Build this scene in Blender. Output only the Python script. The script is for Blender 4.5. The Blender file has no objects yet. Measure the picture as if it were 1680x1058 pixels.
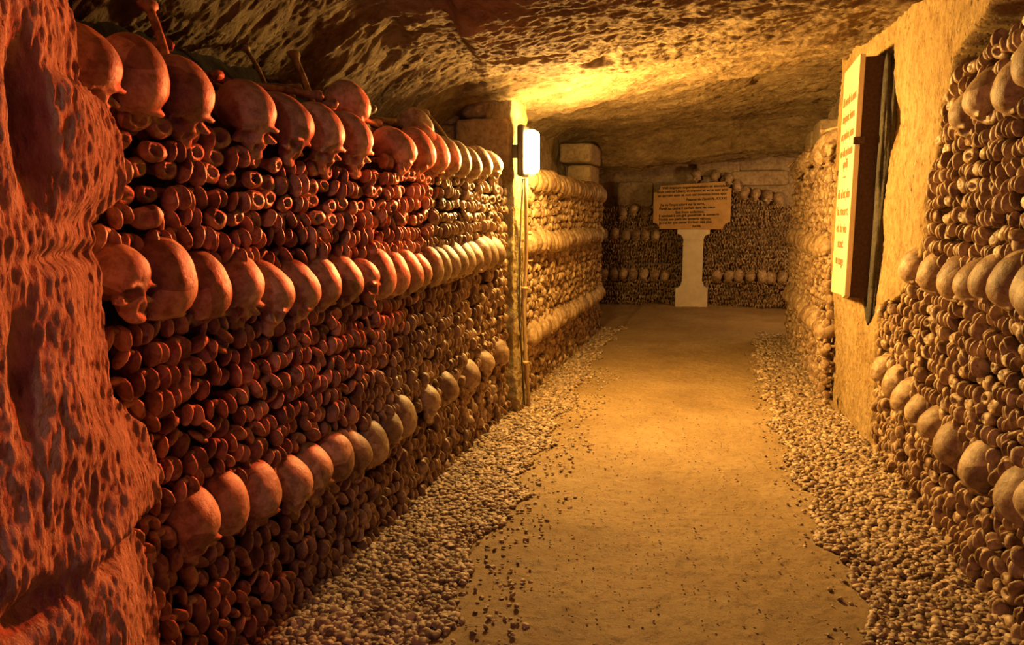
import bpy, math, random
import numpy as np
from mathutils import Vector, Matrix, Euler
rnd = random.Random(7); rs = np.random.RandomState(11)
C = bpy.context.scene.collection
PI = math.pi

# ------------------------------------------------------------ camera model
W, H, F, EYE = 1680., 1058., 1180., 1.25
_p = math.atan(169 / F)
_d = np.array([340., -169., F]); _d /= np.linalg.norm(_d)
_up = np.array([0, -math.cos(_p), -math.sin(_p)])
R3 = np.stack([np.cross(_d, _up), _d, _up])
CAM = np.array([0, 0, EYE])
def ray(x, y): return R3 @ np.array([x - 840, y - 529, F])
def onX(x, y, X0): r = ray(x, y); return CAM + X0 / r[0] * r
def onY(x, y, Y0): r = ray(x, y); return CAM + Y0 / r[1] * r
def proj(P):
    c = (np.asarray(P) - CAM) @ R3
    return 840 + F * c[..., 0] / c[..., 2], 529 + F * c[..., 1] / c[..., 2], c[..., 2]

# ------------------------------------------------------------ numpy noise
_perm = rs.permutation(256); _perm = np.concatenate([_perm, _perm, _perm])
_g = rs.normal(size=(256, 3)); _g /= np.linalg.norm(_g, axis=1)[:, None]
def noise(P):
    P = np.asarray(P, float); i = np.floor(P).astype(int); f = P - i
    u = f * f * f * (f * (f * 6 - 15) + 10); i &= 255; out = 0
    for a in (0, 1):
        for b in (0, 1):
            for c in (0, 1):
                h = _perm[_perm[_perm[i[..., 0] + a] + i[..., 1] + b] + i[..., 2] + c] & 255
                g = _g[h]
                d = g[..., 0] * (f[..., 0] - a) + g[..., 1] * (f[..., 1] - b) + g[..., 2] * (f[..., 2] - c)
                w = (u[..., 0] if a else 1 - u[..., 0]) * (u[..., 1] if b else 1 - u[..., 1]) * (u[..., 2] if c else 1 - u[..., 2])
                out = out + w * d
    return out * 1.5
def fbm(P, oct=4, gain=.5):
    a, s, o = 1., 1., 0
    for k in range(oct):
        o = o + a * noise(np.asarray(P) * s + 17.3 * k); a *= gain; s *= 2.03
    return o
def ridge(P, oct=4):
    a, s, o = 1., 1., 0
    for k in range(oct):
        o = o + a * (1 - 2 * np.abs(noise(np.asarray(P) * s + 9.1 * k))); a *= .5; s *= 2.1
    return o / 1.9
def P3(*a): return np.stack(np.broadcast_arrays(*[np.asarray(v, float) for v in a]), -1)
def sstep(a, b, x):
    t = np.clip((x - a) / (b - a), 0, 1); return t * t * (3 - 2 * t)

# ------------------------------------------------------------ mesh helpers
def mesh_np(name, V, Fc, smooth=True):
    """Fc: (m,k) array of equal-sided faces."""
    me = bpy.data.meshes.new(name)
    V = np.ascontiguousarray(V, np.float32); Fc = np.ascontiguousarray(Fc, np.int32)
    n, k = Fc.shape
    me.vertices.add(len(V)); me.vertices.foreach_set('co', V.ravel())
    me.loops.add(n * k); me.loops.foreach_set('vertex_index', Fc.ravel())
    me.polygons.add(n); me.polygons.foreach_set('loop_start', np.arange(0, n * k, k, dtype=np.int32))
    me.polygons.foreach_set('loop_total', np.full(n, k, np.int32))
    me.polygons.foreach_set('use_smooth', np.full(n, smooth, bool))
    me.update(calc_edges=True); me.validate()
    return me
def link(name, me, mat=None, parent=None, loc=None):
    o = bpy.data.objects.new(name, me); C.objects.link(o)
    if mat is not None and not me.materials: me.materials.append(mat)
    if parent is not None: o.parent = parent
    if loc is not None: o.location = loc
    return o
def tag(o, label=None, cat=None, group=None, kind=None):
    if label: o['label'] = label
    if cat: o['category'] = cat
    if group: o['group'] = group
    if kind: o['kind'] = kind
    return o
def empty(name, loc=(0, 0, 0), rot=(0, 0, 0)):
    o = bpy.data.objects.new(name, None); C.objects.link(o); o.location = loc; o.rotation_euler = rot
    o.empty_display_size = .05
    return o
def grid_faces(n, m):
    i = np.arange(n * m).reshape(n, m)
    return np.stack([i[:-1, :-1], i[1:, :-1], i[1:, 1:], i[:-1, 1:]], -1).reshape(-1, 4)
def grid_obj(name, P, mat, flip=False, **kw):
    n, m = P.shape[:2]; f = grid_faces(n, m)
    if flip: f = f[:, ::-1]
    return link(name, mesh_np(name, P.reshape(-1, 3), f), mat, **kw)
def poly_mesh(name, V, Fs, smooth=False):
    me = bpy.data.meshes.new(name); me.from_pydata([tuple(v) for v in V], [], Fs)
    for p in me.polygons: p.use_smooth = smooth
    me.update(); return me
def prism(name, outline, d0, d1, axis='y', bevel=0.0):
    """outline: list of (u,z); extruded from d0 to d1 along axis."""
    n = len(outline)
    mk = (lambda u, z, d: (u, d, z)) if axis == 'y' else (lambda u, z, d: (d, u, z))
    V = [mk(u, z, d0) for u, z in outline] + [mk(u, z, d1) for u, z in outline]
    Fs = [list(range(n)), list(range(2 * n - 1, n - 1, -1))] + [[i, i + n, (i + 1) % n + n, (i + 1) % n] for i in range(n)]
    me = poly_mesh(name, V, Fs)
    import bmesh
    bm = bmesh.new(); bm.from_mesh(me)
    bmesh.ops.recalc_face_normals(bm, faces=bm.faces)
    if bevel: bmesh.ops.bevel(bm, geom=list(bm.edges), offset=bevel, segments=2, affect='EDGES', profile=.6)
    bm.to_mesh(me); bm.free(); return me
def tube(name, pts, r, seg=12):
    pts = [Vector(p) for p in pts]; V = []; Fs = []
    for i, p in enumerate(pts):
        t = (pts[min(i + 1, len(pts) - 1)] - pts[max(i - 1, 0)]).normalized()
        a = t.cross(Vector((.3, 1, .1))).normalized(); b = t.cross(a)
        rr = r[i] if hasattr(r, '__len__') else r
        V += [p + a * math.cos(k * 2 * PI / seg) * rr + b * math.sin(k * 2 * PI / seg) * rr for k in range(seg)]
    for i in range(len(pts) - 1):
        for k in range(seg):
            Fs.append([i * seg + k, i * seg + (k + 1) % seg, (i + 1) * seg + (k + 1) % seg, (i + 1) * seg + k])
    Fs += [list(range(seg))[::-1], [(len(pts) - 1) * seg + k for k in range(seg)]]
    me = poly_mesh(name, V, Fs, True)
    return me
def ico(sub):
    import bmesh
    bm = bmesh.new(); bmesh.ops.create_icosphere(bm, subdivisions=sub, radius=1)
    V = np.array([v.co[:] for v in bm.verts]); bm.verts.index_update()
    Fc = np.array([[v.index for v in f.verts] for f in bm.faces]); bm.free()
    return V / np.linalg.norm(V, axis=1)[:, None], Fc
ICO = {k: ico(k) for k in (2, 3, 4, 5, 6)}
def rockify(name, size, amp, seed, sub=5, power=3.2, freq=2.2):
    V, Fc = ICO[sub]
    q = V / ((np.abs(V) ** power).sum(1) ** (1 / power))[:, None]
    V2 = q * (1 + amp * fbm(q * freq + seed * 7.7, 5)[:, None])
    return mesh_np(name, V2 * np.array(size) / 2, Fc)

# ------------------------------------------------------------ SDF star shapes (bones)
def ell(P, c, r):
    r = np.array(r); q = (P - np.array(c)) / r; k = np.linalg.norm(q, axis=-1)
    return (k - 1) * k / np.maximum(np.linalg.norm(q / r, axis=-1), 1e-9)
def smin(a, b, k):
    h = np.clip(.5 + .5 * (b - a) / k, 0, 1); return b * (1 - h) + a * h - k * h * (1 - h)
def smax(a, b, k): return -smin(-a, -b, k)
def capsule(P, a, b, r):
    a = np.array(a); b = np.array(b); t = np.clip(((P - a) @ (b - a)) / ((b - a) @ (b - a)), 0, 1)
    return np.linalg.norm(P - a - t[..., None] * (b - a), axis=-1) - r
def star(sdf, c, sub, rmax, steps=90, outer=False):
    D, Fc = ICO[sub]; c = np.array(c)
    t = np.zeros(len(D)); done = np.zeros(len(D), bool)
    for i in range(steps + 1):               # first exit from inside out
        tt = rmax * i / steps
        d = sdf(c + D * tt)
        if outer: t = np.where(d < 0, tt + rmax / steps, t); continue
        ex = (d > 0) & ~done
        t = np.where(ex, tt, t); done |= ex
    lo = np.maximum(t - rmax / steps, 0); hi = t
    for _ in range(10):
        m = (lo + hi) / 2; d = sdf(c + D * m[:, None]); lo = np.where(d < 0, m, lo); hi = np.where(d < 0, hi, m)
    return c + D * ((lo + hi) / 2)[:, None], Fc

def roty(P, a):
    c, s_ = math.cos(a), math.sin(a); return np.stack([P[..., 0] * c - P[..., 2] * s_, P[..., 1], P[..., 0] * s_ + P[..., 2] * c], -1)
def femur_mesh(v, hi, k):
    w, dz = .0180 * v[0], v[1]; Vs, Fs, n = [], [], 0
    def part(sub, r, c, ry=0., rzz=0., p=2.):
        nonlocal n
        V, Fc = ICO[sub]; q = V / ((np.abs(V) ** p).sum(1) ** (1 / p))[:, None] * np.array(r)
        q = q @ np.array((Matrix.Rotation(rzz, 3, 'Z') @ Matrix.Rotation(ry, 3, 'Y'))).T + np.array(c)
        Vs.append(q); Fs.append(Fc + n); n += len(V)
    a, b = (3, 2) if hi else (2, 2)
    part(a, (.0098, .027, .0315), (-w, .001, -.003 + dz), .26 * v[2], .18, 2.15)
    part(a, (.0106, .026, .0310), (w, -.001, -.003 - dz), -.24 * v[2], -.14, 2.15)
    part(b, (.0185, .017, .0095), (0, -.004, .0175))
    part(b, (.0115, .034, .012), (0, -.034, .006))
    V = np.concatenate(Vs); return V + .0016 * P3(fbm(V * 45 + k, 2), fbm(V * 45 + k + 9, 2), fbm(V * 45 + k + 19, 2)), np.concatenate(Fs)
def shin_sdf(v):
    def s(P):
        a = ell(P, (-.012, .0, .002), (.024, .016, .025 * v[0])); b = ell(P, (.012, .0, -.001), (.023, .017, .022))
        d = smin(a, b, .01); sh = capsule(P, (0, -.01, -.004), (0, -.08, -.002), .015); d = smin(d, sh, .02)
        return smax(d, -ell(P, (.002, .022, 0), (.014 * v[0], .024, .012)), .005)
    return s
def skull_sdf(v):
    k = v[0]
    def s(P):
        d = ell(P, (0, -.018, .022), (.071, .089 * k, .066))
        d = smin(d, ell(P, (0, .022, .020), (.058, .058, .054)), .02)
        d = smin(d, ell(P, (0, -.05, -.006), (.056, .05, .045)), .03)
        d = smin(d, ell(P, (0, .052, -.036), (.040, .030, .046)), .018)
        d = smin(d, ell(P, (.030, .070, -.001), (.028, .012, .008)), .01)
        d = smin(d, ell(P, (-.030, .070, -.001), (.028, .012, .008)), .01)
        for q in (-1, 1):
            d = smin(d, ell(P, (.050 * q, .052, -.036), (.016, .022, .010)), .01)
            d = smax(d, -ell(P, (.073 * q, .036, -.016), (.016, .024, .022)), .012)
            d = smax(d, -ell(P, (.0295 * q, .084, -.0195), (.0185, .032, .0165)), .004)
            d = smax(d, -ell(P, (.052 * q, .045, -.066), (.020, .04, .018)), .01)
        d = smin(d, ell(P, (0, .073, -.026), (.007, .010, .020)), .006)
        d = smax(d, -ell(P, (0, .094, -.050), (.0115, .030, .015)), .003)
        d = smin(d, ell(P, (0, .066, -.076), (.028, .020, .012)), .006)
        d = smax(d, -ell(P, (0, .02, -.088), (.022, .034, .02)), .006)
        return d
    return s
def bumpy(V, a, f, seed): 
    return V + (V / np.linalg.norm(V, axis=1)[:, None]) * (a * fbm(V * f + seed * 5.1, 3))[:, None]
FEM, FEML, SHN, SHNL, SKL = [], [], [], [], []
for k in range(5):
    v = (rnd.uniform(.88, 1.15), rnd.uniform(-.003, .003), rnd.uniform(.5, 1.4))
    for hi, L in ((True, FEM), (False, FEML)): L.append(femur_mesh(v, hi, k))
    v = (rnd.uniform(.85, 1.15),)
    for sub, L in ((4, SHN), (3, SHNL)):
        V, Fc = star(shin_sdf(v), (0, -.014, -.002), sub, .07); L.append((bumpy(V, .0022, 55, k + 9), Fc))
for k in range(4):
    V, Fc = star(skull_sdf((rnd.uniform(.94, 1.05),)), (0, .005, -.004), 5, .16, 130); SKL.append((bumpy(V, .0013, 35, k + 20), Fc))

# ------------------------------------------------------------ materials
def new_mat(name):
    m = bpy.data.materials.new(name); m.use_nodes = True; nt = m.node_tree; b = nt.nodes['Principled BSDF']; return m, nt, b
def N(nt, t, **kw):
    n = nt.nodes.new(t)
    for k, v in kw.items():
        if k in n.inputs: n.inputs[k].default_value = v
        else: setattr(n, k, v)
    return n
def ramp(nt, src, stops):
    r = nt.nodes.new('ShaderNodeValToRGB'); e = r.color_ramp.elements
    while len(e) < len(stops): e.new(.5)
    for q, (p, c) in zip(e, stops): q.position = p; q.color = (*c, 1)
    nt.links.new(src, r.inputs[0]); return r.outputs[0]
def mixc(nt, fac, a, b, mode='MIX'):
    m = nt.nodes.new('ShaderNodeMix'); m.data_type = 'RGBA'; m.blend_type = mode
    for s, i in ((fac, 0), (a, 6), (b, 7)):
        if hasattr(s, 'node'): nt.links.new(s, m.inputs[i])
        else: m.inputs[i].default_value = (*s, 1) if isinstance(s, tuple) else s
    return m.outputs[2]
def pos(nt, scale=(1, 1, 1)):
    g = nt.nodes.new('ShaderNodeNewGeometry'); mp = nt.nodes.new('ShaderNodeMapping'); mp.inputs['Scale'].default_value = scale
    nt.links.new(g.outputs['Position'], mp.inputs[0]); return mp.outputs[0]
def tex(nt, vec, scale, detail=4, rough=.55, kind='ShaderNodeTexNoise', out=0):
    n = nt.nodes.new(kind)
    if 'Scale' in n.inputs: n.inputs['Scale'].default_value = scale
    if kind == 'ShaderNodeTexNoise': n.inputs['Detail'].default_value = detail; n.inputs['Roughness'].default_value = rough
    if vec is not None: nt.links.new(vec, n.inputs['Vector'])
    return n.outputs[out]
def bump(nt, b, hgt, strength, dist, prev=None):
    n = nt.nodes.new('ShaderNodeBump'); n.inputs['Strength'].default_value = strength; n.inputs['Distance'].default_value = dist
    nt.links.new(hgt, n.inputs['Height'])
    if prev is not None: nt.links.new(prev, n.inputs['Normal'])
    nt.links.new(n.outputs[0], b.inputs['Normal']); return n.outputs[0]

def bone_material(name, lo, mid, hi, cell=17., rough=.42, spec=.5):
    m, nt, b = new_mat(name); p = pos(nt)
    v = tex(nt, p, cell, kind='ShaderNodeTexVoronoi', out='Color')
    sx = N(nt, 'ShaderNodeSeparateColor'); nt.links.new(v, sx.inputs[0])
    base = ramp(nt, sx.outputs[0], [(0, lo), (.45, mid), (1, hi)])
    st = ramp(nt, tex(nt, p, 34, 6, .7), [(.36, (.38, .27, .18)), (.6, (1, 1, 1))])
    col = mixc(nt, .85, base, st, 'MULTIPLY')
    nt.links.new(col, b.inputs['Base Color']); b.inputs['Roughness'].default_value = rough
    b.inputs['Specular IOR Level'].default_value = spec
    n1 = bump(nt, b, tex(nt, p, 130, 5, .7), .5, .004)
    return m
M_BONE = bone_material('old_bone', (.20, .12, .065), (.38, .25, .14), (.60, .45, .29))
M_SKULL = bone_material('skull_bone', (.26, .165, .095), (.42, .30, .18), (.58, .44, .29), cell=7.5, rough=.5)
def rock_material(name, c0, c1, c2, sc=(1, 1, 1), s1=3., s2=22., bs=1., dist=.03, rough=.9, pits=True):
    m, nt, b = new_mat(name); p = pos(nt, sc)
    a = ramp(nt, tex(nt, p, s1, 8, .62), [(.3, c0), (.5, c1), (.72, c2)])
    n2 = tex(nt, p, s2, 8, .7)
    g = ramp(nt, n2, [(.36, (.45, .36, .27)), (.56, (1, 1, 1))])
    nt.links.new(mixc(nt, .7, a, g, 'MULTIPLY'), b.inputs['Base Color'])
    b.inputs['Roughness'].default_value = rough; b.inputs['Specular IOR Level'].default_value = .25
    q = bump(nt, b, tex(nt, p, s1 * 3, 8, .7), bs * .8, dist * 2)
    q = bump(nt, b, n2, bs, dist, q)
    q = bump(nt, b, tex(nt, p, s2 * 3.2, 5, .7, ), bs * .8, dist * .35, q)
    if pits:
        v = tex(nt, p, s2 * 1.6, kind='ShaderNodeTexVoronoi', out='Distance')
        vr = ramp(nt, v, [(.05, (0, 0, 0)), (.35, (1, 1, 1))])
        bump(nt, b, vr, bs * .6, dist * .5, q)
    return m
M_CEIL = rock_material('quarry_ceiling_rock', (.24, .16, .09), (.46, .33, .19), (.66, .52, .33), (1, 2.4, 1), 2.8, 15., 1., .05, pits=False)
M_PLASTER = rock_material('rough_lime_plaster', (.46, .31, .13), (.56, .39, .18), (.64, .47, .25), (1, 1, .6), 2.5, 24., 1., .028)
M_PILLAR = rock_material('coarse_stone_render', (.44, .30, .20), (.58, .41, .28), (.70, .54, .38), (1, 1, .42), 4, 30., 1., .03)
M_STONE = rock_material('dressed_limestone', (.30, .22, .14), (.42, .32, .21), (.54, .42, .29), (1, 1, 1), 2.5, 26., .55, .012, pits=False)
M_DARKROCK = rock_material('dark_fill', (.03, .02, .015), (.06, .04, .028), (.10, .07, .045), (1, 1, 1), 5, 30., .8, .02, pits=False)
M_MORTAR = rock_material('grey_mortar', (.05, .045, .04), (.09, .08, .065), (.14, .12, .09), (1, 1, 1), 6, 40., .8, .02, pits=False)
M_PIER = rock_material('pier_plaster', (.50, .38, .18), (.62, .50, .28), (.72, .60, .38), (1, 1, .7), 5, 46., 1., .022)

def floor_material():
    m, nt, b = new_mat('packed_earth'); p = pos(nt)
    a = ramp(nt, tex(nt, p, 1.7, 6, .6), [(.3, (.36, .24, .12)), (.55, (.49, .34, .175)), (.75, (.57, .42, .24))])
    n2 = tex(nt, p, 42, 8, .75)
    g = ramp(nt, n2, [(.30, (.45, .36, .28)), (.47, (1, 1, 1)), (.66, (1, 1, 1)), (.76, (1.45, 1.4, 1.3))])
    nt.links.new(mixc(nt, .8, a, g, 'MULTIPLY'), b.inputs['Base Color'])
    r = ramp(nt, tex(nt, p, 9, 6, .7), [(.35, (.38, .38, .38)), (.65, (.8, .8, .8))]); nt.links.new(r, b.inputs['Roughness'])
    b.inputs['Specular IOR Level'].default_value = .35
    q = bump(nt, b, tex(nt, p, 14, 6, .65), .8, .02); q = bump(nt, b, n2, 1., .022, q); bump(nt, b, tex(nt, p, 130, 4, .7), .7, .006, q)
    return m
M_FLOOR = floor_material()
def pebble_material():
    m, nt, b = new_mat('river_pebbles'); p = pos(nt)
    v = tex(nt, p, 42, kind='ShaderNodeTexVoronoi', out='Color'); sx = N(nt, 'ShaderNodeSeparateColor'); nt.links.new(v, sx.inputs[0])
    c = ramp(nt, sx.outputs[1], [(0, (.13, .085, .05)), (.35, (.25, .17, .105)), (.7, (.38, .275, .18)), (1, (.58, .45, .32))])
    nt.links.new(c, b.inputs['Base Color']); b.inputs['Roughness'].default_value = .6
    bump(nt, b, tex(nt, p, 160, 3, .6), .4, .002)
    return m
M_PEB = pebble_material()
def flat_mat(name, col, rough=.6, metal=0., nscale=None, namt=.25):
    m, nt, b = new_mat(name)
    if nscale:
        p = pos(nt); g = ramp(nt, tex(nt, p, nscale, 7, .65), [(.3, tuple(c * (1 - namt) for c in col)), (.7, tuple(min(1, c * (1 + namt)) for c in col))])
        nt.links.new(g, b.inputs['Base Color']); bump(nt, b, tex(nt, p, nscale * 6, 5, .6), .3, .004)
    else: b.inputs['Base Color'].default_value = (*col, 1)
    b.inputs['Roughness'].default_value = rough; b.inputs['Metallic'].default_value = metal
    return m
M_TABLET = flat_mat('ochre_painted_tablet', (.55, .33, .13), .7, 0, 7, .22)
M_PED = flat_mat('white_limestone', (.74, .64, .48), .8, 0, 9, .12)
M_SLAB = flat_mat('pale_carved_slab', (.74, .60, .38), .55, 0, 5, .12)
M_INK = flat_mat('black_lettering', (.035, .022, .015), .8)
M_INK2 = flat_mat('faded_lettering', (.22, .14, .07), .8)
M_HOUS = flat_mat('lamp_housing_metal', (.10, .085, .06), .45, .3)
M_PIPE = flat_mat('painted_conduit', (.50, .36, .20), .45, .1, 30, .2)
M_IRON_SHADE = flat_mat('rusty_iron_and_slab_shade', (.07, .035, .02), .8, .4, 60, .4)  # rusty brackets, and the painted shade on the slab's side
M_GLOW, _nt, _b = new_mat('lit_lamp_glass')
_b.inputs['Emission Color'].default_value = (1, .74, .30, 1); _b.inputs['Emission Strength'].default_value = 60
_b.inputs['Base Color'].default_value = (1, .9, .7, 1)

# ------------------------------------------------------------ setting: floor
def ny(a, b, n): return np.linspace(a, b, n)
def left_edge(y): return np.interp(y, [0, 1.9, 3.0, 3.9, 5.5, 7, 8.7], [-.66, -.80, -.84, -.90, -.98, -1.06, -1.02])
def right_edge(y): return np.interp(y, [0, 2.2, 3.2, 4.5, 6, 7.8, 8.6], [.60, .52, .44, .385, .37, .42, .50])
xs = np.linspace(-2.4, 2.2, 380); ys = np.concatenate([np.linspace(-1.2, 1.2, 40), np.linspace(1.21, 6, 560), np.linspace(6.02, 11.6, 220)])
X, Y = np.meshgrid(xs, ys, indexing='ij')
Z = .012 * fbm(P3(X * 2, Y * 2, 0), 3) + .0055 * fbm(P3(X * 16, Y * 16, 3), 4) + .010 * np.clip(noise(P3(X * 24, Y * 24, 9)) - .25, 0, 1)
dipl = sstep(0, .1, left_edge(Y) - X) + sstep(0, .1, X - right_edge(Y)); Z = Z - .022 * np.clip(dipl, 0, 1)
fl = grid_obj('floor', P3(X, Y, Z), M_FLOOR); tag(fl, kind='structure')
def floor_z(x, y):
    z = .012 * fbm(P3(x * 2, y * 2, 0), 3) + .0055 * fbm(P3(x * 16, y * 16, 3), 4)
    return z - .022 * np.clip(sstep(0, .1, left_edge(y) - x) + sstep(0, .1, x - right_edge(y)), 0, 1)

# ------------------------------------------------------------ setting: ceiling
xs = np.linspace(-2.5, 2.2, 520); ys = np.concatenate([np.linspace(-1.2, 1.8, 60), np.linspace(1.81, 9.2, 1000), np.linspace(9.22, 11.6, 120)])
X, Y = np.meshgrid(xs, ys, indexing='ij')
def ceil_z(X, Y):
    wv = .22 * noise(P3(X * 1.1, Y * 1.1, 4))
    Z = 2.17 + .085 * X * (1 - .9 * sstep(5.5, 8.2, Y)) + .02 * np.sin(Y * 1.7)
    Z = Z - .10 * sstep(2.5, 4.6, Y) * sstep(.6, -1.2, X)
    Z = Z + .10 * sstep(5.25, 5.5, Y + wv * .6) * (1 - sstep(7.2, 8.1, Y))           # the ledge past the lamp
    Z = Z - .27 * sstep(7.9, 8.2, Y + wv * .3) * (1 - sstep(8.9, 9.1, Y))            # lintel slab before the end chamber
    Z = Z - .05 * sstep(9., 9.3, Y)
    # the roof drops behind the bone stack; the near slab has a lip
    edge = -1.12 - .12 * (Y - 3.2) + wv * .5
    Z = Z + .10 * sstep(edge + .03, edge - .05, X) * sstep(4.0, 3.2, Y)
    Z = Z - .34 * sstep(-1.35, -2.3, X)
    Z = Z + .10 * sstep(2.75, 2.55, Y + .3 * X + wv) * sstep(-.2, -.9, X)
    return Z
Z = ceil_z(X, Y)
st = ridge(P3(X * 1.6, Y * 4.2, 1.3), 5)
Z = Z + .045 * fbm(P3(X * 1.3, Y * 1.8, 2), 3) + .030 * st + .020 * ridge(P3(X * 6, Y * 14, 5), 4) + .013 * ridge(P3(X * 17, Y * 38, 5), 3)
Z = Z + .05 * sstep(.25, .6, noise(P3(X * 2.2, Y * 5.5, 31)))
cl = grid_obj('ceiling', P3(X, Y, Z), M_CEIL, flip=True); tag(cl, kind='structure')

# ------------------------------------------------------------ setting: walls behind the bones
def profile_wall(name, prof, y0, y1, mat, amp=.012, ny_=220, rep=10, flip=False, taper=None):
    """prof: list of (x,z) polyline, swept along y."""
    pr = []
    for a, b in zip(prof[:-1], prof[1:]):
        for k in range(rep): t = k / rep; pr.append((a[0] + (b[0] - a[0]) * t, a[1] + (b[1] - a[1]) * t))
    pr.append(prof[-1]); pr = np.array(pr); ys = np.linspace(y0, y1, ny_)
    Xg = np.repeat(pr[:, :1], ny_, 1); Zg = np.repeat(pr[:, 1:], ny_, 1); Yg = np.repeat(ys[None], len(pr), 0)
    n = fbm(P3(Xg * 5, Yg * 5, Zg * 5), 4)
    o = grid_obj(name, P3(Xg + n * amp, Yg, Zg + n * amp), mat, flip=flip); tag(o, kind='structure'); return o
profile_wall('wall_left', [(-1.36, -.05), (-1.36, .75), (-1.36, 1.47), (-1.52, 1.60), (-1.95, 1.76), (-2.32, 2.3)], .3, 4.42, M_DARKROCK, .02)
profile_wall('wall_left', [(-1.35, -.05), (-1.35, .75), (-1.35, 1.44), (-1.62, 1.52), (-1.66, 1.9), (-1.66, 2.4)], 4.62, 8.12, M_STONE, .03)
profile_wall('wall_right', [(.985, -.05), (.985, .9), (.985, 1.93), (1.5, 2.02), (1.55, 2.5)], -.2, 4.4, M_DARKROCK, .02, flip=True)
profile_wall('wall_right', [(.83, -.05), (.83, .8), (.84, 1.72), (.98, 1.8), (1.0, 2.45)], 5.2, 8.3, M_STONE, .03, flip=True)
# end faces of the side walls, and the end chamber
def ywall(name, x0, x1, y, z1, mat, amp=.02, n=90, z0=-.05):
    xs = np.linspace(x0, x1, n); zs = np.linspace(z0, z1, n); Xg, Zg = np.meshgrid(xs, zs, indexing='ij')
    o = grid_obj(name, P3(Xg, y + amp * fbm(P3(Xg * 4, Zg * 4, y), 4), Zg), mat); tag(o, kind='structure'); return o
ywall('wall_back', -2.4, 2.2, 11.05, 2.5, M_STONE, .03, 140)
ywall('wall_left', -2.4, -1.36, 8.16, 2.5, M_STONE)
ywall('wall_right', .80, 2.2, 8.34, 2.5, M_STONE)
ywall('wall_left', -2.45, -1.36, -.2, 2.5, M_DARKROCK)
profile_wall('wall_left', [(-2.35, -.05), (-2.35, 2.5)], 8.16, 11.05, M_STONE, .03, 80)
profile_wall('wall_right', [(2.1, -.05), (2.1, 2.5)], 8.3, 11.05, M_STONE, .03, 80, flip=True)

# masonry blocks (built into the wall, each a block of stone)
def block(name, c, size, seed, mat=M_STONE, label=None, power=11, amp=.02, rot=0, sub=5):
    me = rockify(name, size, amp, seed, sub=sub, power=power, freq=2.6)
    o = link(name, me, mat, loc=c); o.rotation_euler = (0, 0, rot)
    if label: tag(o, label, 'stone block')
    return o
# pier above the stacked bones, beside the lamp
block('stone_block', (-1.455, 4.56, 1.715), (.37, .32, .33), 1, label='large squared grey stone block above the skulls, beside the lamp pier')
block('stone_block', (-1.74, 4.58, 1.68), (.19, .30, .34), 2, label='narrow dark stone block, wedged against the large squared one by the lamp')
block('stone_block', (-1.44, 4.58, 1.97), (.36, .32, .19), 3, label='rounded brown stone under the roof, on top of the large squared block', power=4, amp=.05)
block('stone_block', (-1.83, 4.60, 1.93), (.38, .28, .20), 4, label='rough dark stone in the roof corner behind the loose bones', power=4, amp=.06)
block('stone_block', (-1.41, 7.72, 1.66), (.26, .56, .30), 5, label='pale lower stone block on the far skull band, at the wall end')
block('stone_block', (-1.43, 7.66, 1.92), (.34, .66, .20), 6, label='wider stone block capping the pale one at the far wall end')
block('stone_block', (.90, 7.75, 1.98), (.20, .50, .22), 7, label='squared stone block under the roof above the far bone heap, nearer the end chamber')
block('stone_block', (.90, 7.1, 1.99), (.20, .52, .24), 8, label='squared stone block under the roof above the far bone heap, nearer the plaster pillar')
block('stone_block', (-1.22, 10.98, 1.62), (.52, .16, .36), 9, label='pale stone block in the end wall beside the ochre tablet')
block('stone_block', (.52, 10.98, 1.83), (.78, .16, .20), 10, label='long ochre stone block in the end wall above the row of skulls')
block('stone_block', (-.05, 10.99, 1.98), (.60, .14, .22), 11, label='cracked stone block above the ochre tablet')

# ------------------------------------------------------------ red-lit stone pillar (near left)
SIL = [(135, -60), (135, 0), (142, 60), (140, 128), (172, 150), (200, 168), (222, 225), (229, 290), (222, 325), (176, 366), (190, 425), (203, 560), (205, 650), (262, 702), (288, 775), (284, 825), (240, 868), (262, 905), (274, 960), (282, 1058), (286, 1160)]
XP = -1.10
sz = np.array([onX(a, b, XP)[[1, 2]] for a, b in SIL])
o_ = np.argsort(sz[:, 1]); pz, py = sz[o_, 1], sz[o_, 0]
ys = np.concatenate([np.linspace(-.6, .5, 60), np.linspace(.505, 1.22, 190), np.linspace(1.222, 1.36, 25)])
zs = np.linspace(-.05, 2.35, 420)
Yg, Zg = np.meshgrid(ys, zs, indexing='ij')
E = np.interp(Zg, pz, py) + .006 * fbm(P3(Zg * 18, 0 * Yg, 2), 3)
dE = E - Yg
lump = .05 * sstep(0, .16, np.clip(dE, 0, 1)) + .16 * np.clip(1.15 - Yg, 0, 1)
Xg = XP - .045 + lump - .45 * sstep(0, .05, -dE)
jz = [np.interp(v, [0, 1], [0, 1]) for v in ()]
Xg = Xg + .022 * fbm(P3(Yg * 3, Zg * 3, 1), 3) + .006 * ridge(P3(Yg * 34, Zg * 13, 7), 4) + .004 * fbm(P3(Yg * 70, Zg * 30, 3), 3)
for (a, b, sy, sz_, dep) in [(12, 190, .03, .09, .10), (170, 915, .03, .02, .06), (20, 990, .08, .03, .05), (0, 620, .02, .10, .03), (110, 420, .10, .015, .03)]:
    q = onX(a, b, XP); Xg = Xg - dep * np.exp(-((Yg - q[1]) / sy) ** 2 - ((Zg - q[2]) / sz_) ** 2)
o = grid_obj('stone_pillar', P3(Xg, Yg, Zg), M_PILLAR, flip=False)
tag(o, 'massive rough red-lit stone pillar bulging in front of the skull wall', 'pillar', kind='structure')

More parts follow.
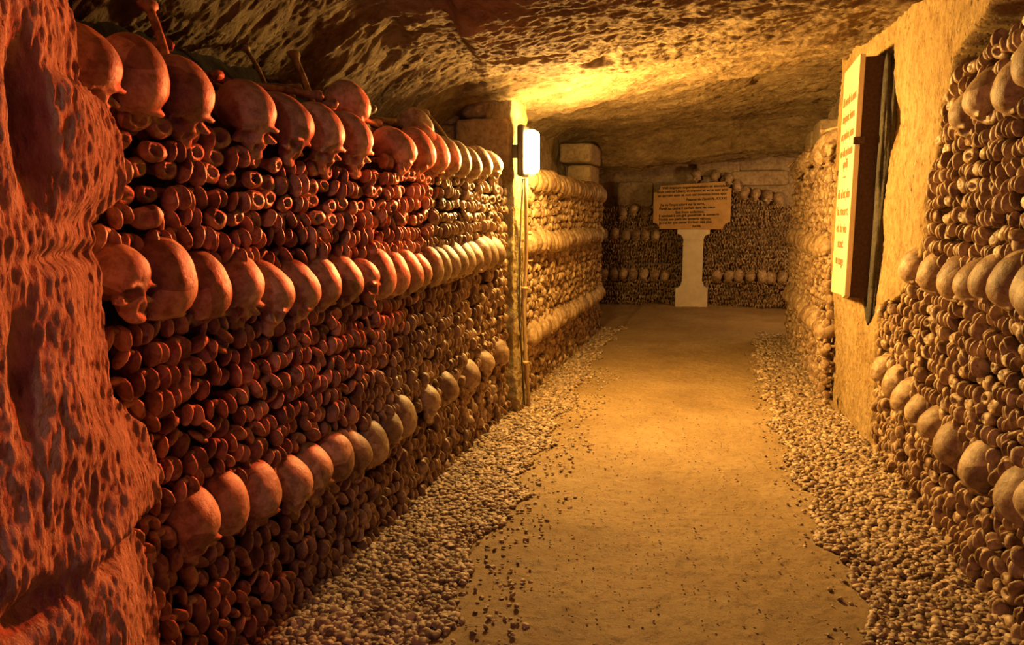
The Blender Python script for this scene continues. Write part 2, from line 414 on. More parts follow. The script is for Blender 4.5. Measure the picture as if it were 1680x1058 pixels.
# ------------------------------------------------------------ plaster pillar (right)
def yb(z): return np.interp(z, [0, .02, .45, .78, .84, 1.02, 1.10, 1.33, 1.90, 2.03, 2.2, 2.6], [4.33, 4.33, 4.38, 4.36, 4.05, 3.72, 3.66, 3.68, 3.46, 3.08, 2.6, 2.4])
ys = np.linspace(2.3, 5.5, 420); zs = np.linspace(-.05, 2.6, 380)
Yg, Zg = np.meshgrid(ys, zs, indexing='ij')
base = np.interp(Yg, [2.3, 4.35, 4.95, 5.38], [.925, .865, .775, .735]) + .07 * sstep(1.0, .2, Zg) * sstep(4.4, 5.3, Yg)
bnd = yb(Zg) + .03 * fbm(P3(Yg * 6, Zg * 6, 4), 3)
base = base + .16 * sstep(.0, .07, bnd - Yg) + .7 * sstep(5.36, 5.42, Yg + .02 * fbm(P3(Zg * 7, 0 * Yg, 3), 3) + .05 * sstep(1.0, .98, Zg))
base = base + .016 * fbm(P3(Yg * 3, Zg * 2.4, 1), 4) + .009 * ridge(P3(Yg * 30, Zg * 22, 2), 3)
rc = onX(1462, 200, .86); base = base + .06 * np.exp(-((Yg - rc[1]) / .09) ** 2 - ((Zg - rc[2]) / .12) ** 2)
rc = onX(1425, 520, .86); base = base - .035 * np.exp(-((Yg - rc[1]) / .10) ** 2 - ((Zg - rc[2]) / .16) ** 2)
o = grid_obj('plaster_pillar', P3(base, Yg, Zg), M_PLASTER, flip=True)
tag(o, 'rough yellow plastered pillar carrying the tall inscribed slab', 'pillar', kind='structure')

# ------------------------------------------------------------ lamp pier (left)
zs = np.linspace(-.05, 2.25, 330); us = np.linspace(0, 1, 90)
U, Zg = np.meshgrid(us, zs, indexing='ij')
wob = .018 * fbm(P3(Zg * 4, 0 * U, 5), 3)
yy0 = 4.42 + wob; yy1 = 4.74 + .02 * fbm(P3(Zg * 5, 0 * U, 8), 3) + .04 * sstep(1.0, .3, Zg)
t = np.clip((U - .2) / .6, 0, 1); Yg = yy0 + (yy1 - yy0) * t
back = np.maximum(np.clip((.2 - U) / .2, 0, 1), np.clip((U - .8) / .2, 0, 1))
Xg = -1.262 - .16 * back + .015 * np.sin(t * PI) + .016 * fbm(P3(Yg * 9, Zg * 6, 1), 4) + .01 * ridge(P3(Yg * 20, Zg * 16, 2), 3)
Xg = Xg + .03 * sstep(.55, 0, Zg) - .07 * sstep(1.62, 1.72, Zg) * np.exp(-((t - .5) / .22) ** 2)
o = grid_obj('lamp_pier', P3(Xg, Yg, Zg), M_PIER, flip=True)
tag(o, 'narrow yellow plastered pier that carries the lit lamp', 'pillar', kind='structure')

# ------------------------------------------------------------ bone walls
# wall frames: s runs along the wall (metres), placed by fn -> (x, y), rotz turns local +Y outward
WALLS = {
 'left':  dict(fn=lambda s: (-1.295 + .012 * math.sin(s * 3), s), rz=-PI / 2, s0=1.16, s1=4.36, z1=lambda s: 1.47 + .015 * math.sin(s * 5)),
 'left2': dict(fn=lambda s: (-1.285, s), rz=-PI / 2, s0=4.78, s1=8.12, z1=lambda s: 1.44),
 'right': dict(fn=lambda s: (.925 - .02 * (s - 2.5), s), rz=PI / 2, s0=1.2, s1=4.36, z1=lambda s: min(1.93, np.interp(s, [3.1, 3.6], [1.88, 1.80]))),
 'right2': dict(fn=lambda s: (.765, s), rz=PI / 2, s0=5.42, s1=8.28, z1=lambda s: 1.66 + .05 * math.sin(s * 4)),
 'back':  dict(fn=lambda s: (s, 10.86), rz=PI, s0=-2.2, s1=1.9, z1=lambda s: float(np.interp(s, [-2.2, -1.4, -.95, -.5, .1, .35, .8, 1.9], [1.44, 1.44, 1.42, 1.7, 1.72, 1.60, 1.44, 1.40]))),
}
def W3(w, s, z, out=0.):
    x, y = WALLS[w]['fn'](s); r = WALLS[w]['rz']
    return np.array([x - math.sin(r) * out, y + math.cos(r) * out, z])
# skull bands: (wall, band name, s-list, z function, scale range, tilt range)
bot_pts = np.array([onX(a, b, -1.24)[[1, 2]] for a, b in [(345, 862), (395, 838), (447, 815), (497, 798), (530, 776), (565, 758), (592, 748), (620, 735), (646, 706), (667, 690), (712, 660), (745, 640), (783, 618), (806, 598), (828, 583)]])
def seq(a, b, d, j=.02, keep=1.):
    out = []; s = a
    while s < b:
        if rnd.random() < keep: out.append(s + rnd.uniform(-j, j) * .5)
        s += d * rnd.uniform(.95, 1.07)
    return out
top_left_px = [(182, 112), (268, 135), (342, 160), (447, 190), (503, 208), (553, 222), (600, 232), (672, 250), (706, 252), (731, 257), (752, 262), (772, 267), (790, 273), (806, 272), (822, 274)]
top_pts = np.array([onX(a, b, -1.22)[[1, 2]] for a, b in top_left_px])
mid_left_px = [(232, 462), (308, 468), (373, 480), (428, 474), (470, 486), (514, 480), (551, 470), (585, 464), (612, 462), (637, 457), (662, 455), (683, 452), (702, 449), (720, 444), (737, 441), (752, 436), (767, 432), (780, 429), (792, 427), (804, 423), (815, 420), (826, 417)]
mid_pts = np.array([onX(a, b, -1.22)[[1, 2]] for a, b in mid_left_px])
right_mid_px = [(1490, 440), (1518, 452), (1553, 462), (1576, 468), (1601, 463), (1634, 468), (1668, 478)]
rmid = np.array([onX(a, b, .86)[[1, 2]] for a, b in right_mid_px])
right_top_px = [(1572, 188), (1596, 162), (1640, 150), (1675, 105)]
rtop = np.array([onX(a, b, .86)[[1, 2]] for a, b in right_top_px])
right_low_px = [(1443, 610), (1462, 632), (1478, 655), (1497, 676), (1518, 700), (1542, 732), (1583, 768), (1640, 815), (1672, 822)]
rlow = np.array([onX(a, b, .86)[[1, 2]] for a, b in right_low_px])
back_top_px = [(1142, 287), (1173, 290), (1195, 294), (1210, 306), (1222, 318), (1240, 320), (1259, 322), (1278, 328), (1060, 350), (1040, 345), (1020, 350)]
btop = np.array([onY(a, b, 10.8)[[0, 2]] for a, b in back_top_px])
BANDS = []
def add_band(w, name, pts, sc=(.97, 1.06), tilt=(35, 85)): BANDS.append((w, name, [(float(a), float(b)) for a, b in pts], sc, tilt))
add_band('left', 'top', top_pts, (1.0, 1.1), (25, 70))
add_band('left', 'middle', [(m[0], m[1]) for m in mid_pts], (.98, 1.08), (30, 75))
add_band('left', 'bottom', bot_pts, (.92, 1.02), (25, 80))
add_band('left2', 'top', [(s, 1.515 + rnd.uniform(-.01, .01)) for s in seq(4.9, 8.1, .142)])
add_band('left2', 'middle', [(s, 1.07 + rnd.uniform(-.012, .012)) for s in seq(4.88, 8.1, .14)])
add_band('left2', 'bottom', [(s, .42 + rnd.uniform(-.012, .012)) for s in seq(4.9, 8.1, .14)])
add_band('right', 'top', [(s, z) for s, z in rtop] + [(2.28, 1.67), (2.1, 1.68), (1.94, 1.67)])
add_band('right', 'middle', [(s, z) for s, z in rmid] + [(2.42, 1.02), (2.27, 1.01), (2.12, 1.02), (1.97, 1.02), (1.82, 1.02)], (.98, 1.06), (30, 70))
add_band('right', 'bottom', [(s, z) for s, z in rlow] + [(2.2, .44), (2.05, .44), (1.9, .44)], (.92, 1.05), (35, 80))
add_band('right2', 'top', [(s, 1.76 + rnd.uniform(-.03, .04)) for s in seq(5.55, 8.25, .16)], (.9, 1.05), (0, 90))
add_band('right2', 'middle', [(s, 1.05 + rnd.uniform(-.02, .02)) for s in seq(5.5, 8.3, .15)])
add_band('right2', 'bottom', [(s, .47 + rnd.uniform(-.03, .03)) for s in seq(5.5, 8.3, .155)])
add_band('back', 'top', btop, (.95, 1.05), (10, 60))
add_band('back', 'middle', [(s, 1.02 + rnd.uniform(-.01, .01)) for s in seq(-2.1, -.75, .15)])
add_band('back', 'bottom', [(s, .42 + rnd.uniform(-.008, .008)) for s in seq(-2.1, 1.8, .15) if not -.62 < s < -.09])

SKM = [mesh_np('skull', V, Fc) for V, Fc in SKL]
for m in SKM: m.materials.append(M_SKULL)
ORD = lambda n: str(n) + ('th' if 10 <= n % 100 <= 20 else {1: 'st', 2: 'nd', 3: 'rd'}.get(n % 10, 'th'))
WN = {'left': ('lamp-side wall', 'red pillar'), 'left2': ('wall past lamp', 'lamp pier'), 'right': ('near wall before slab', 'plaster pillar'), 'right2': ('far wall past slab', 'plaster pillar'), 'back': ('end wall', 'dark corner')}
sk_spots = {w: [] for w in WALLS}
for (w, name, pts, sc, tilt) in BANDS:
    pts = sorted(pts, key=lambda q: -q[0] if w == 'right' else q[0])
    for i, (s, z) in enumerate(pts):
        k = rnd.uniform(*sc); tl = math.radians(rnd.uniform(*tilt)); yaw = math.radians(rnd.uniform(-28, 28)); roll = math.radians(rnd.uniform(-8, 8))
        if w == 'left' and name == 'middle' and i in (0, 8): tl = math.radians(8); yaw = math.radians(10)
        p = W3(w, s, z, -.005 if w != 'left' else .0)
        o = link('skull', SKM[rnd.randrange(4)], None)
        mtx = Matrix.Rotation(WALLS[w]['rz'] + yaw, 4, 'Z') @ Matrix.Rotation(-tl, 4, 'X') @ Matrix.Rotation(roll, 4, 'Y')
        off = mtx @ Vector((0, -.012, .012))
        o.matrix_world = Matrix.Translation(Vector(p) - off * .0) @ mtx @ Matrix.Scale(k, 4)
        wn, lm = WN[w]
        tag(o, f"{'bare' if tl > .6 else 'face-out'} skull, {ORD(i + 1)} from {lm} in the {name} row on {wn}"[:199], 'skull', f"skulls of the {name} row on {wn}")
        sk_spots[w].append((s, z, k))
# skulls lying behind the top row
for (a, b, xx, lab) in [(572, 176, -1.42, 'brown skull lying behind the top skull row, alone above its middle'), (682, 213, -1.40, 'tan skull lying behind the top skull row where the smaller skulls begin'), (690, 238, -1.33, 'small skull tucked under the tan one behind the top row')]:
    p = onX(a, b, xx); o = link('skull', SKM[rnd.randrange(4)]); o.matrix_world = Matrix.Translation(p) @ Matrix.Rotation(-PI / 2 + .4, 4, 'Z') @ Matrix.Rotation(-.8, 4, 'X'); tag(o, lab, 'skull')

# long bone ends, course on course
bones = []   # (wall, kind, course, s, z, variant, matrix)
for w, D in WALLS.items():
    pz = .0565; px = .080 if w != 'back' else .074
    course = 0; z = .012
    while z < 2.0:
        course += 1
        s = D['s0'] + (0 if course % 2 else px / 2); ph = rnd.uniform(0, 6)
        while s < D['s1']:
            zz = z + .010 * math.sin(s * 2.3 + course * .25) + (.026 if w == 'back' else .012) * noise(np.array([s * 4, z * 4, 7.])) + rnd.uniform(-.009, .009) * (1.8 if w == 'back' else 1)
            ok = zz < D['z1'](s)
            if w == 'right' and s > yb(zz) - .03: ok = False
            if ok:
                for (a, b, k) in sk_spots[w]:
                    if abs(a - s) < .2 and ((a - s) / (.078 * k)) ** 2 + ((b - zz) / (.078 * k)) ** 2 < 1: ok = False; break
            if ok and rnd.random() > .006:
                if w == 'left': ring = zz > 1.24 and rnd.random() < .62
                elif w == 'right': ring = rnd.random() < .2
                else: ring = False
                out = .0 + rnd.uniform(-.016, .014) + .008 * noise(np.array([s * 3, z * 3, 1.]))
                p = W3(w, s, zz, out)
                k = rnd.uniform(.86, 1.18)
                m = Matrix.Translation(p) @ Matrix.Rotation(D['rz'] + rnd.gauss(0, .22), 4, 'Z') @ Matrix.Rotation(rnd.uniform(-.25, .2), 4, 'X') @ Matrix.Rotation(rnd.gauss(0, .30) + (PI if rnd.random() < .12 else 0), 4, 'Y') @ Matrix.Scale(k, 4)
                bones.append([w, 'shin_bone' if ring else 'thigh_bone', course, s, zz, rnd.randrange(5), m, 0, 0])
            s += px * rnd.uniform(.9, 1.1)
        z += pz
# bones the photograph shows largest become things of their own
cen = np.array([b[6].translation[:] for b in bones]); ux, uy, dz = proj(cen)
pilY = np.interp(cen[:, 2], pz if False else sz[o_, 1], sz[o_, 0])
for b, x, y, d in zip(bones, ux, uy, dz):
    vis = 10 < x < 1670 and 10 < y < 1050 and d > 0
    if b[0] == 'left' and vis:
        ex = onX(x, y, XP)[1]; vis = ex > np.interp(b[4], sz[o_, 1], sz[o_, 0]) + .02 if True else vis
    # oblique walls: apparent area
    b[7] = (F / max(d, .1)) ** 2 * (abs(b[6].translation.x) / max(d, .1)) if vis else 0
cnt = {}
indiv = set()
for kind, cap in (('thigh_bone', 300), ('shin_bone', 299)):
    idx = [i for i, b in enumerate(bones) if b[1] == kind and b[7] > 0]; idx.sort(key=lambda i: -bones[i][7])
    for i in idx[:cap]: indiv.add(i)
FM = {('thigh_bone', k): mesh_np('thigh_bone', *FEM[k]) for k in range(5)}
FM.update({('shin_bone', k): mesh_np('shin_bone', *SHN[k]) for k in range(5)})
for m in FM.values(): m.materials.append(M_BONE)
order = sorted(indiv, key=lambda i: (bones[i][0], bones[i][2], -bones[i][3] if bones[i][0] == 'right' else bones[i][3]))
run = {}
for i in order:
    b = bones[i]; key = (b[0], b[2], b[1]); run[key] = run.get(key, 0) + 1
    o = link(b[1], FM[(b[1], b[5])]); o.matrix_world = b[6]
    nm = 'two-knobbed thigh bone end' if b[1] == 'thigh_bone' else 'ring-shaped shin bone end'
    wall = 'lamp-side wall' if b[0] == 'left' else 'near wall before slab' if b[0] == 'right' else 'wall past lamp'
    tag(o, f"{nm}, {ORD(b[2])} course above gravel, {wall}, {ORD(run[key])} from pillar", 'bone', f"{nm}s stacked in the {wall}")
buf = {'thigh_bone': ([], [], [], 0), 'shin_bone': ([], [], [], 0)}
acc = {}
for i, b in enumerate(bones):
    if i in indiv: continue
    near = b[7] > 4e3
    src = (FEM if near else FEML) if b[1] == 'thigh_bone' else (SHN if near else SHNL)
    V, Fc = src[b[5]]; M = np.array(b[6])
    a = acc.setdefault('thigh_bone', [[], [], 0])
    a[0].append(V @ M[:3, :3].T + M[:3, 3]); a[1].append(Fc + a[2]); a[2] += len(V)
for k, a in acc.items():
    o = link('bone_ends', mesh_np('bone_ends', np.concatenate(a[0]), np.concatenate(a[1])), M_BONE)
    tag(o, 'thousands of stacked long bone ends filling the walls between the skull rows', 'bones', kind='stuff')

# loose bones on top of the stacks
def whole_bone(k):
    L = [.40, .34, .28, .22][k]
    n = 26; ring = 14; V = []; 
    for i in range(n):
        t = i / (n - 1); y = (t - .5) * L
        e = max(math.exp(-((t - .04) / .06) ** 2), math.exp(-((t - .95) / .06) ** 2)); cap = min(1, math.sqrt(max(0, min(t, 1 - t)) / .03 + .0004))
        for q in range(ring):
            a = q * 2 * PI / ring
            r = (.0125 + .014 * e * (1 + .35 * math.cos(2 * a)) ) * cap * (1 if k < 3 else .8)
            V.append((r * math.cos(a), y, r * math.sin(a) * .9 + .012 * math.sin(t * PI)))
    V = np.array(V); Fc = []
    for i in range(n - 1):
        for q in range(ring): Fc.append([i * ring + q, i * ring + (q + 1) % ring, (i + 1) * ring + (q + 1) % ring, (i + 1) * ring + q])
    return mesh_np('loose_bone', bumpy(V + 1e-6, .002, 40, k), np.array(Fc))
WB = [whole_bone(k) for k in range(4)]
for m in WB: m.materials.append(M_BONE)
heapn = 0
def heap_z(x): return float(np.interp(-x, [1.36, 1.52, 1.95, 2.2], [1.50, 1.62, 1.78, 2.0]))
lw = {0: 'dark long', 1: 'brown long', 2: 'slim', 3: 'short'}
spots = []
for i in range(58):
    y = 1.35 + 2.95 * (i + .5) / 58 + rnd.uniform(-.04, .04)
    spots.append((-1.36 - .55 * rnd.random() ** .8, y))
for j, (x, y) in enumerate(spots):
    k = rnd.randrange(4); o = link('loose_bone', WB[k])
    up = rnd.random() < .2
    o.location = (x, y, heap_z(x) + rnd.uniform(.0, .07) + (.08 if up else 0))
    o.rotation_euler = (rnd.uniform(.6, 1.3) if up else rnd.uniform(-.3, .3), rnd.uniform(-.3, .3), rnd.uniform(0, PI))
    tag(o, f"{lw[k]} loose bone lying behind the top skull row, {ORD(j + 1)} from red pillar", 'bone', 'loose bones heaped behind the top skull row')
for j in range(14):
    y = 5.6 + 2.6 * j / 14; k = rnd.randrange(1, 4); o = link('loose_bone', WB[k])
    o.location = (.80 + rnd.uniform(-.03, .05), y, 1.80 + rnd.uniform(0, .08)); o.rotation_euler = (rnd.uniform(-.6, .6), rnd.uniform(-.3, .3), rnd.uniform(-.9, .9))
    tag(o, f"{lw[k]} loose bone on the far heap past the plaster pillar, {ORD(j + 1)} from it", 'bone', 'loose bones on the far heap')

# ------------------------------------------------------------ gravel and pebbles
pv = []
for sub in (2, 3):
    for k in range(6):
        V, Fc = ICO[sub]; V = V * (1 + .22 * fbm(V * 1.1 + k * 3.3, 2))[:, None] * np.array([1, rnd.uniform(.6, .85), rnd.uniform(.42, .62)])
        pv.append((V, Fc))
peb = []
def scatter(xa, xb, y0, y1, step, zadd, keep=1., size=(.0085, .0165)):
    y = y0
    while y < y1:
        a, b = xa(y), xb(y); x = a
        while x < b:
            if rnd.random() < keep:
                xx = x + rnd.uniform(-.5, .5) * step; yy = y + rnd.uniform(-.5, .5) * step
                peb.append((xx, yy, zadd + rnd.uniform(0, .010), rnd.uniform(*size) * (1.35 if rnd.random() < .06 else 1)))
            x += step
        y += step * .82
LE = lambda y: float(left_edge(y)) + .04 * math.sin(y * 7) + .03 * math.sin(y * 17); RE = lambda y: float(right_edge(y)) + .025 * math.sin(y * 8) + .02 * math.sin(y * 19)
for (ya, yb_, st) in ((.9, 3.0, .0175), (3.0, 5.0, .019), (5.0, 8.3, .024)):
    k = st / .0175
    scatter(lambda y: -1.30, LE, ya, yb_, st, .0, size=(.0095 * k, .0175 * k)); scatter(lambda y: -1.30, lambda y: LE(y) - .06, ya, yb_, st * 1.25, .010, size=(.0095 * k, .0185 * k))
    rw = (lambda y: .93) if ya < 4 else (lambda y: .93 - .16 * min(1, max(0, (y - 4.35) / .8)))
    scatter(RE, rw, ya, yb_, st, .0, size=(.0095 * k, .0175 * k)); scatter(lambda y: RE(y) + .05, rw, ya, yb_, st * 1.25, .010, size=(.0095 * k, .0185 * k))
scatter(lambda y: LE(y), lambda y: LE(y) + .22, .9, 6, .034, -.004, .5, (.004, .012)); scatter(lambda y: RE(y) - .09, RE, .9, 7, .04, -.004, .5, (.005, .011))
scatter(lambda y: LE(y) + .1, lambda y: RE(y) - .05, 1.2, 5, .036, -.002, .35, (.0018, .0050))
peb = np.array(peb); pzf = floor_z(peb[:, 0], peb[:, 1]) + .004
ang = rs.uniform(0, 2 * PI, len(peb)); tx = rs.normal(0, .3, len(peb)); ty = rs.normal(0, .3, len(peb))
ux, uy, dd = proj(P3(peb[:, 0], peb[:, 1], pzf))
vis = (ux > 8) & (ux < 1672) & (uy > 8) & (uy < 1050); score = np.where(vis & (dd > .3), peb[:, 3] * peb[:, 3] / dd ** 2, 0)
top = set(np.argsort(-score)[:300].tolist())
PM = [mesh_np('pebble', V, Fc) for V, Fc in pv[6:]]
for m in PM: m.materials.append(M_PEB)
GV, GF, off = [], [], 0
for i, (x, y, z, s) in enumerate(peb):
    M = (Matrix.Rotation(ang[i], 3, 'Z') @ Matrix.Rotation(tx[i], 3, 'X') @ Matrix.Rotation(ty[i], 3, 'Y'))
    if i in top:
        o = link('pebble', PM[i % 6]); o.matrix_world = Matrix.Translation((x, y, pzf[i] + z)) @ M.to_4x4() @ Matrix.Scale(s, 4)
        sd = 'lamp-side' if x < 0 else 'plaster pillar side'
        tag(o, f"large foreground pebble lying in the gravel along the {sd} of the path", 'pebble', f"larger pebbles of the {sd} gravel strip")
    else:
        V, Fc = pv[(i % 6) + (6 if y < 2.6 and s > .008 else 0)]
        GV.append(V @ np.array(M).T * s + np.array([x, y, pzf[i] + z])); GF.append(Fc + off); off += len(V)
o = link('gravel', mesh_np('gravel', np.concatenate(GV), np.concatenate(GF)), M_PEB)
tag(o, 'loose grey-brown gravel lining both edges of the earth path', 'gravel', kind='stuff')
print('bones', len(bones), 'pebbles', len(peb))

# ------------------------------------------------------------ tablet on pedestal (end wall)
def arc(cx, cz, r, a0, a1, n=7): return [(cx + r * math.cos(math.radians(a0 + (a1 - a0) * k / n)), cz + r * math.sin(math.radians(a0 + (a1 - a0) * k / n))) for k in range(n + 1)]
ped = empty('stone_pedestal', (-.345, 10.72, 0)); tag(ped, 'white stone pedestal with narrow shaft under the ochre tablet', 'pedestal')
b_ = [(-.225, -.02), (.225, -.02), (.225, .27)] + arc(.225, .345, .075, 270, 180) + [(.15, .36)]
b_ += [(-.15, .36)] + [(-a, b) for a, b in reversed(arc(.225, .345, .075, 270, 180))] + [(-.225, .27)]
link('base', prism('base', b_, -.10, .10, bevel=.006), M_PED, ped)
link('shaft', prism('shaft', [(-.14, .36), (.14, .36), (.14, .96), (-.14, .96)], -.085, .09, bevel=.006), M_PED, ped)
c_ = [(-.14, .96), (.14, .96)] + [(.14 + .085 - .085 * math.cos(math.radians(a)), .96 + .085 * math.sin(math.radians(a))) for a in (20, 40, 60, 80, 90)] + [(.225, 1.05), (.225, 1.11)]
c_ += [(-.225, 1.11), (-.225, 1.05)] + [(-(.14 + .085 - .085 * math.cos(math.radians(a))), .96 + .085 * math.sin(math.radians(a))) for a in (90, 80, 60, 40, 20)]
link('capital', prism('capital', c_, -.10, .10, bevel=.005), M_PED, ped)
tb = empty('inscribed_tablet', (-.385, 10.70, 1.112), (0, 0, 0)); tag(tb, 'ochre tablet with notched corners and black verses, on the white pedestal', 'inscription tablet')
hw, hh, nr = .535, .64, .095
ol = [(-hw + nr, 0), (hw - nr, 0)] + arc(hw, 0, nr, 180, 90, 6)[1:-1] + [(hw, nr), (hw, hh - nr)] + arc(hw, hh, nr, 270, 180, 6)[1:-1] + [(hw - nr, hh), (-hw + nr, hh)] + arc(-hw, hh, nr, 0, -90, 6)[1:-1] + [(-hw, hh - nr), (-hw, nr)] + arc(-hw, 0, nr, 90, 0, 6)[1:-1]
ol = [(a, b + .03 * (a / hw) * (b / hh) + .0) for a, b in ol]
link('panel', prism('panel', ol, -.035, .05, bevel=.004), M_TABLET, tb)
def text(name, body, size, loc, rot, mat, parent, sx=1., align='LEFT', ext=.0015, shear=0., off=0.):
    cu = bpy.data.curves.new(name, 'FONT'); cu.body = body; cu.size = size; cu.align_x = align; cu.extrude = ext; cu.shear = shear; cu.offset = off
    o = bpy.data.objects.new(name, cu); C.objects.link(o); bpy.context.view_layer.update()
    me = bpy.data.meshes.new_from_object(o.evaluated_get(bpy.context.evaluated_depsgraph_get())); bpy.data.objects.remove(o)
    n = len(me.vertices); V = np.empty(n * 3, np.float32); me.vertices.foreach_get('co', V); V = V.reshape(n, 3)
    V[:, 0] -= V[:, 0].min(); V[:, 0] *= sx / max(V[:, 0].max(), .001)
    V = V @ np.array(Euler(rot).to_matrix()).T + np.array(loc); fs = [[v for v in p.vertices] for p in me.polygons]; bpy.data.meshes.remove(me); return V, fs
def inscription(parts, mat, parent):
    V, Fs = [], []
    for v, f in parts: k = len(V); V += v.tolist(); Fs += [[i + k for i in q] for q in f]
    return link('inscription', poly_mesh('inscription', V, Fs), mat, parent)
lines = [('Vidi impium superexaltatum et elevatum', -.42, .565, .92), ('sicut cedros Libani; et transivi et ecce non erat', -.49, .51, .98), ('et quæsivi eum et non est inventus locus ejus', -.47, .455, .94),
 ('Psaume de David Ps. XXXVI.', -.08, .40, .56), ("J'ai vu l'impie adoré sur la terre,", -.44, .325, .62), ('Pareil au cèdre il cachait dans les cieux', -.45, .272, .78), ('Son front audacieux.', -.22, .222, .40),
 ('Il semblait à son gré gouverner le tonnerre', -.45, .170, .83), ('Foulait aux pieds ses ennemis vaincus;', -.45, .120, .72), ("Je n'ai fait que passer il n'était déjà plus.", -.45, .070, .74), ('Racine.', .02, .026, .12)]
inscription([text('inscription', t_, .052, (x, -.0375, z), (PI / 2, -.03, 0), None, None, sx=wd, off=.0012, shear=.25 if t_[:3] in ('Psa', 'Rac') else 0) for t_, x, z, wd in lines], M_INK, tb)

# ------------------------------------------------------------ tall inscribed slab on plaster pillar
sl = empty('inscribed_slab', (.70, 4.68, .80)); tag(sl, 'tall pale inscribed stone slab projecting from the plaster pillar', 'inscription slab')
link('panel', prism('panel', [(-.25, .02), (-.18, .0), (-.15, .015), (.25, -.005), (.25, 1.33), (-.25, 1.34)], 0, .03, axis='x', bevel=.004), M_SLAB, sl)
bb = link('slab_shade', prism('slab_shade', [(-.245, .01), (.245, .01), (.245, 1.325), (-.245, 1.325)], .03, .20, axis='x', bevel=.003), M_IRON_SHADE, sl); bb['label'] = 'added near-black box behind the pale slab, standing for its shaded side'  # added dark box: deep shade of the slab's near side, put into colour
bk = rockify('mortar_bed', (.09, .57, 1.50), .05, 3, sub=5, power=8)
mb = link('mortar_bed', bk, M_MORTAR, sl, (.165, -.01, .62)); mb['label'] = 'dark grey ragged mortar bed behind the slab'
link('bracket', prism('bracket', [(-.268, .86), (-.245, .86), (-.245, .90), (-.268, .90)], -.006, .05, axis='x', bevel=.002), M_IRON_SHADE, sl)
link('bracket', prism('bracket', [(.245, .72), (.268, .72), (.268, .75), (.245, .75)], -.006, .05, axis='x', bevel=.002), M_IRON_SHADE, sl)
L2 = [('Où est-elle la mort', 1.147, .44), ('toujours future', 1.05, .40), ('ou passée à peine', .95, .42), ('est-elle présente', .85, .41), ('que déjà', .78, .16), ('-', .71, .10), ("elle n'est plus", .605, .42), ('la mort', .505, .38), ('et la vie', .405, .36), ('sont', .315, .20), ('un songe', .215, .27)]
inscription([text('inscription', t_, .075, (-.0012, wd / 2, z - .03), (PI / 2, 0, -PI / 2), None, None, sx=wd, ext=.0008, off=.0016) for t_, z, wd in L2], M_INK2, sl)

# ------------------------------------------------------------ wall lamp, conduit
LP = np.array([-1.14, 4.37, 1.665])
lamp = empty('wall_lamp', tuple(LP)); tag(lamp, 'glowing oblong wall lamp with dark housing on the plastered pier', 'lamp')
def rbox(name, size, bev, seg=5):
    import bmesh
    bm = bmesh.new(); bmesh.ops.create_cube(bm, size=1)
    for v in bm.verts: v.co = Vector((v.co.x * size[0], v.co.y * size[1], v.co.z * size[2]))
    bmesh.ops.bevel(bm, geom=list(bm.edges), offset=bev, segments=seg, affect='EDGES', profile=.5)
    me = bpy.data.meshes.new(name); bm.to_mesh(me); bm.free()
    for p in me.polygons: p.use_smooth = True
    return me
link('housing', rbox('housing', (.045, .15, .31), .018), M_HOUS, lamp, (-.035, 0, 0))
link('diffuser', rbox('diffuser', (.075, .12, .26), .03), M_GLOW, lamp, (.022, 0, -.005))
link('bracket', rbox('bracket', (.05, .04, .08), .006), M_HOUS, lamp, (-.078, 0, 0))
cd = empty('lamp_conduit', (-1.225, 4.56, 0)); tag(cd, 'thin vertical painted conduit running from the lamp to the gravel', 'pipe')
link('pipe', tube('pipe', [(0.06, -.16, 1.50), (.045, -.10, 1.36), (.02, 0.01, 1.0), (.0, .02, .7), (.01, .03, .35), (.03, .04, .0)], .0125), M_PIPE, cd)
for z, x in ((1.16, .03), (.80, .007), (.30, .014)):
    link('clamp', tube('clamp', [(x, .016, z - .011), (x, .016, z + .011)], .021), M_PIPE, cd)
cb = link('power_cable', tube('power_cable', [(-1.19, 4.42, 1.50), (-1.235, 4.50, 1.0), (-1.235, 4.51, .6), (-1.205, 4.53, .02)], .006, 8), M_HOUS); tag(cb, 'thin dark cable running down the pier beside the painted conduit', 'cable')

# ------------------------------------------------------------ lights
def light(name, kind, loc, energy, col, radius=.1, target=None, falloff=None, **kw):
    L = bpy.data.lights.new(name, kind); L.energy = energy; L.color = col
    if kind in ('POINT', 'SPOT'): L.shadow_soft_size = radius
    for k, v in kw.items(): setattr(L, k, v)
    o = bpy.data.objects.new(name, L); C.objects.link(o); o.location = loc
    if target is not None: o.rotation_euler = (Vector(target) - Vector(loc)).to_track_quat('-Z', 'Y').to_euler()
    if falloff:
        L.use_nodes = True; nt = L.node_tree; e = nt.nodes['Emission']; f = nt.nodes.new('ShaderNodeLightFalloff')
        f.inputs['Strength'].default_value = 1.; f.inputs['Smooth'].default_value = .2
        nt.links.new(f.outputs[falloff], e.inputs['Strength'])
    return o
AMB = (1, .50, .12)
light('lamp_bulb', 'POINT', (-1.00, 4.45, 1.655), 125, (1, .55, .11), .045)
light('lamp_face', 'AREA', (-1.055, 4.40, 1.66), 140, (1, .53, .11), target=(0, 4.55, 1.45), shape='RECTANGLE', size=.12, size_y=.24)
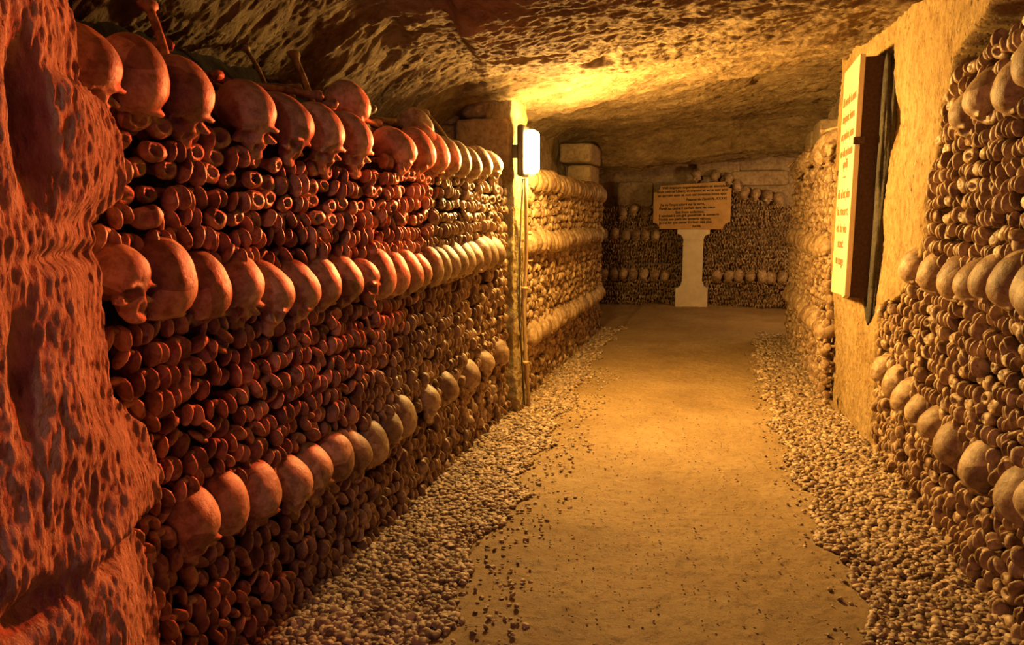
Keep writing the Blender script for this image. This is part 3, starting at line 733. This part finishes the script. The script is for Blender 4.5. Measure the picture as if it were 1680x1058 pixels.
light('lamp_face', 'AREA', (-1.065, 4.29, 1.66), 50, (1, .60, .20), target=(-.4, 3.2, 1.3), shape='RECTANGLE', size=.10, size_y=.24)
light('pillar_red_fill', 'SPOT', (.75, 1.55, 1.95), 24, (1, .11, .02), .06, target=(-1.1, .72, 1.05), spot_size=math.radians(58), spot_blend=1.)  # unseen red fill, added to light the near pillar from the front
light('fill_behind_camera', 'POINT', (-.75, -.3, 1.85), 20, (1, .66, .50), .06)  # unseen fill added behind the camera for the near floor and right wall
light('red_wall_fill', 'SPOT', (-.72, 3.95, 1.70), 800, (1, .09, .025), .05, target=(-1.3, .75, 1.10), spot_size=math.radians(60), spot_blend=1.)  # unseen spot added to wash the near left wall red
light('chamber_fill', 'POINT', (1.45, 9.2, 1.6), 60, (1, .55, .2), .1)  # unseen light added around the corner to brighten the end wall
w = bpy.data.worlds.new('dark'); bpy.context.scene.world = w; w.use_nodes = True
w.node_tree.nodes['Background'].inputs[0].default_value = (.42, .10, .48, 1); w.node_tree.nodes['Background'].inputs[1].default_value = .34

# ------------------------------------------------------------ camera
cam = bpy.data.cameras.new('camera'); co = bpy.data.objects.new('camera', cam); C.objects.link(co)
cam.sensor_width = 36; cam.sensor_fit = 'HORIZONTAL'; cam.lens = F / W * 36; cam.clip_start = .02; cam.clip_end = 60
m = Matrix.Identity(4)
for i in range(3):
    m[i][0] = R3[i][0]; m[i][1] = -R3[i][1]; m[i][2] = -R3[i][2]
m.translation = CAM; co.matrix_world = m
sc = bpy.context.scene; sc.camera = co
sc.view_settings.view_transform = 'Standard'; sc.view_settings.look = 'None'; sc.view_settings.exposure = -.2; sc.view_settings.gamma = 1
sc.view_settings.use_curve_mapping = False
try:
    sc.cycles.use_denoising = True; sc.cycles.max_bounces = 4; sc.cycles.diffuse_bounces = 3; sc.cycles.glossy_bounces = 2
    sc.cycles.use_adaptive_sampling = True; sc.cycles.adaptive_threshold = .02; sc.cycles.sample_clamp_indirect = 4; sc.cycles.caustics_reflective = False; sc.cycles.caustics_refractive = False
except Exception: pass
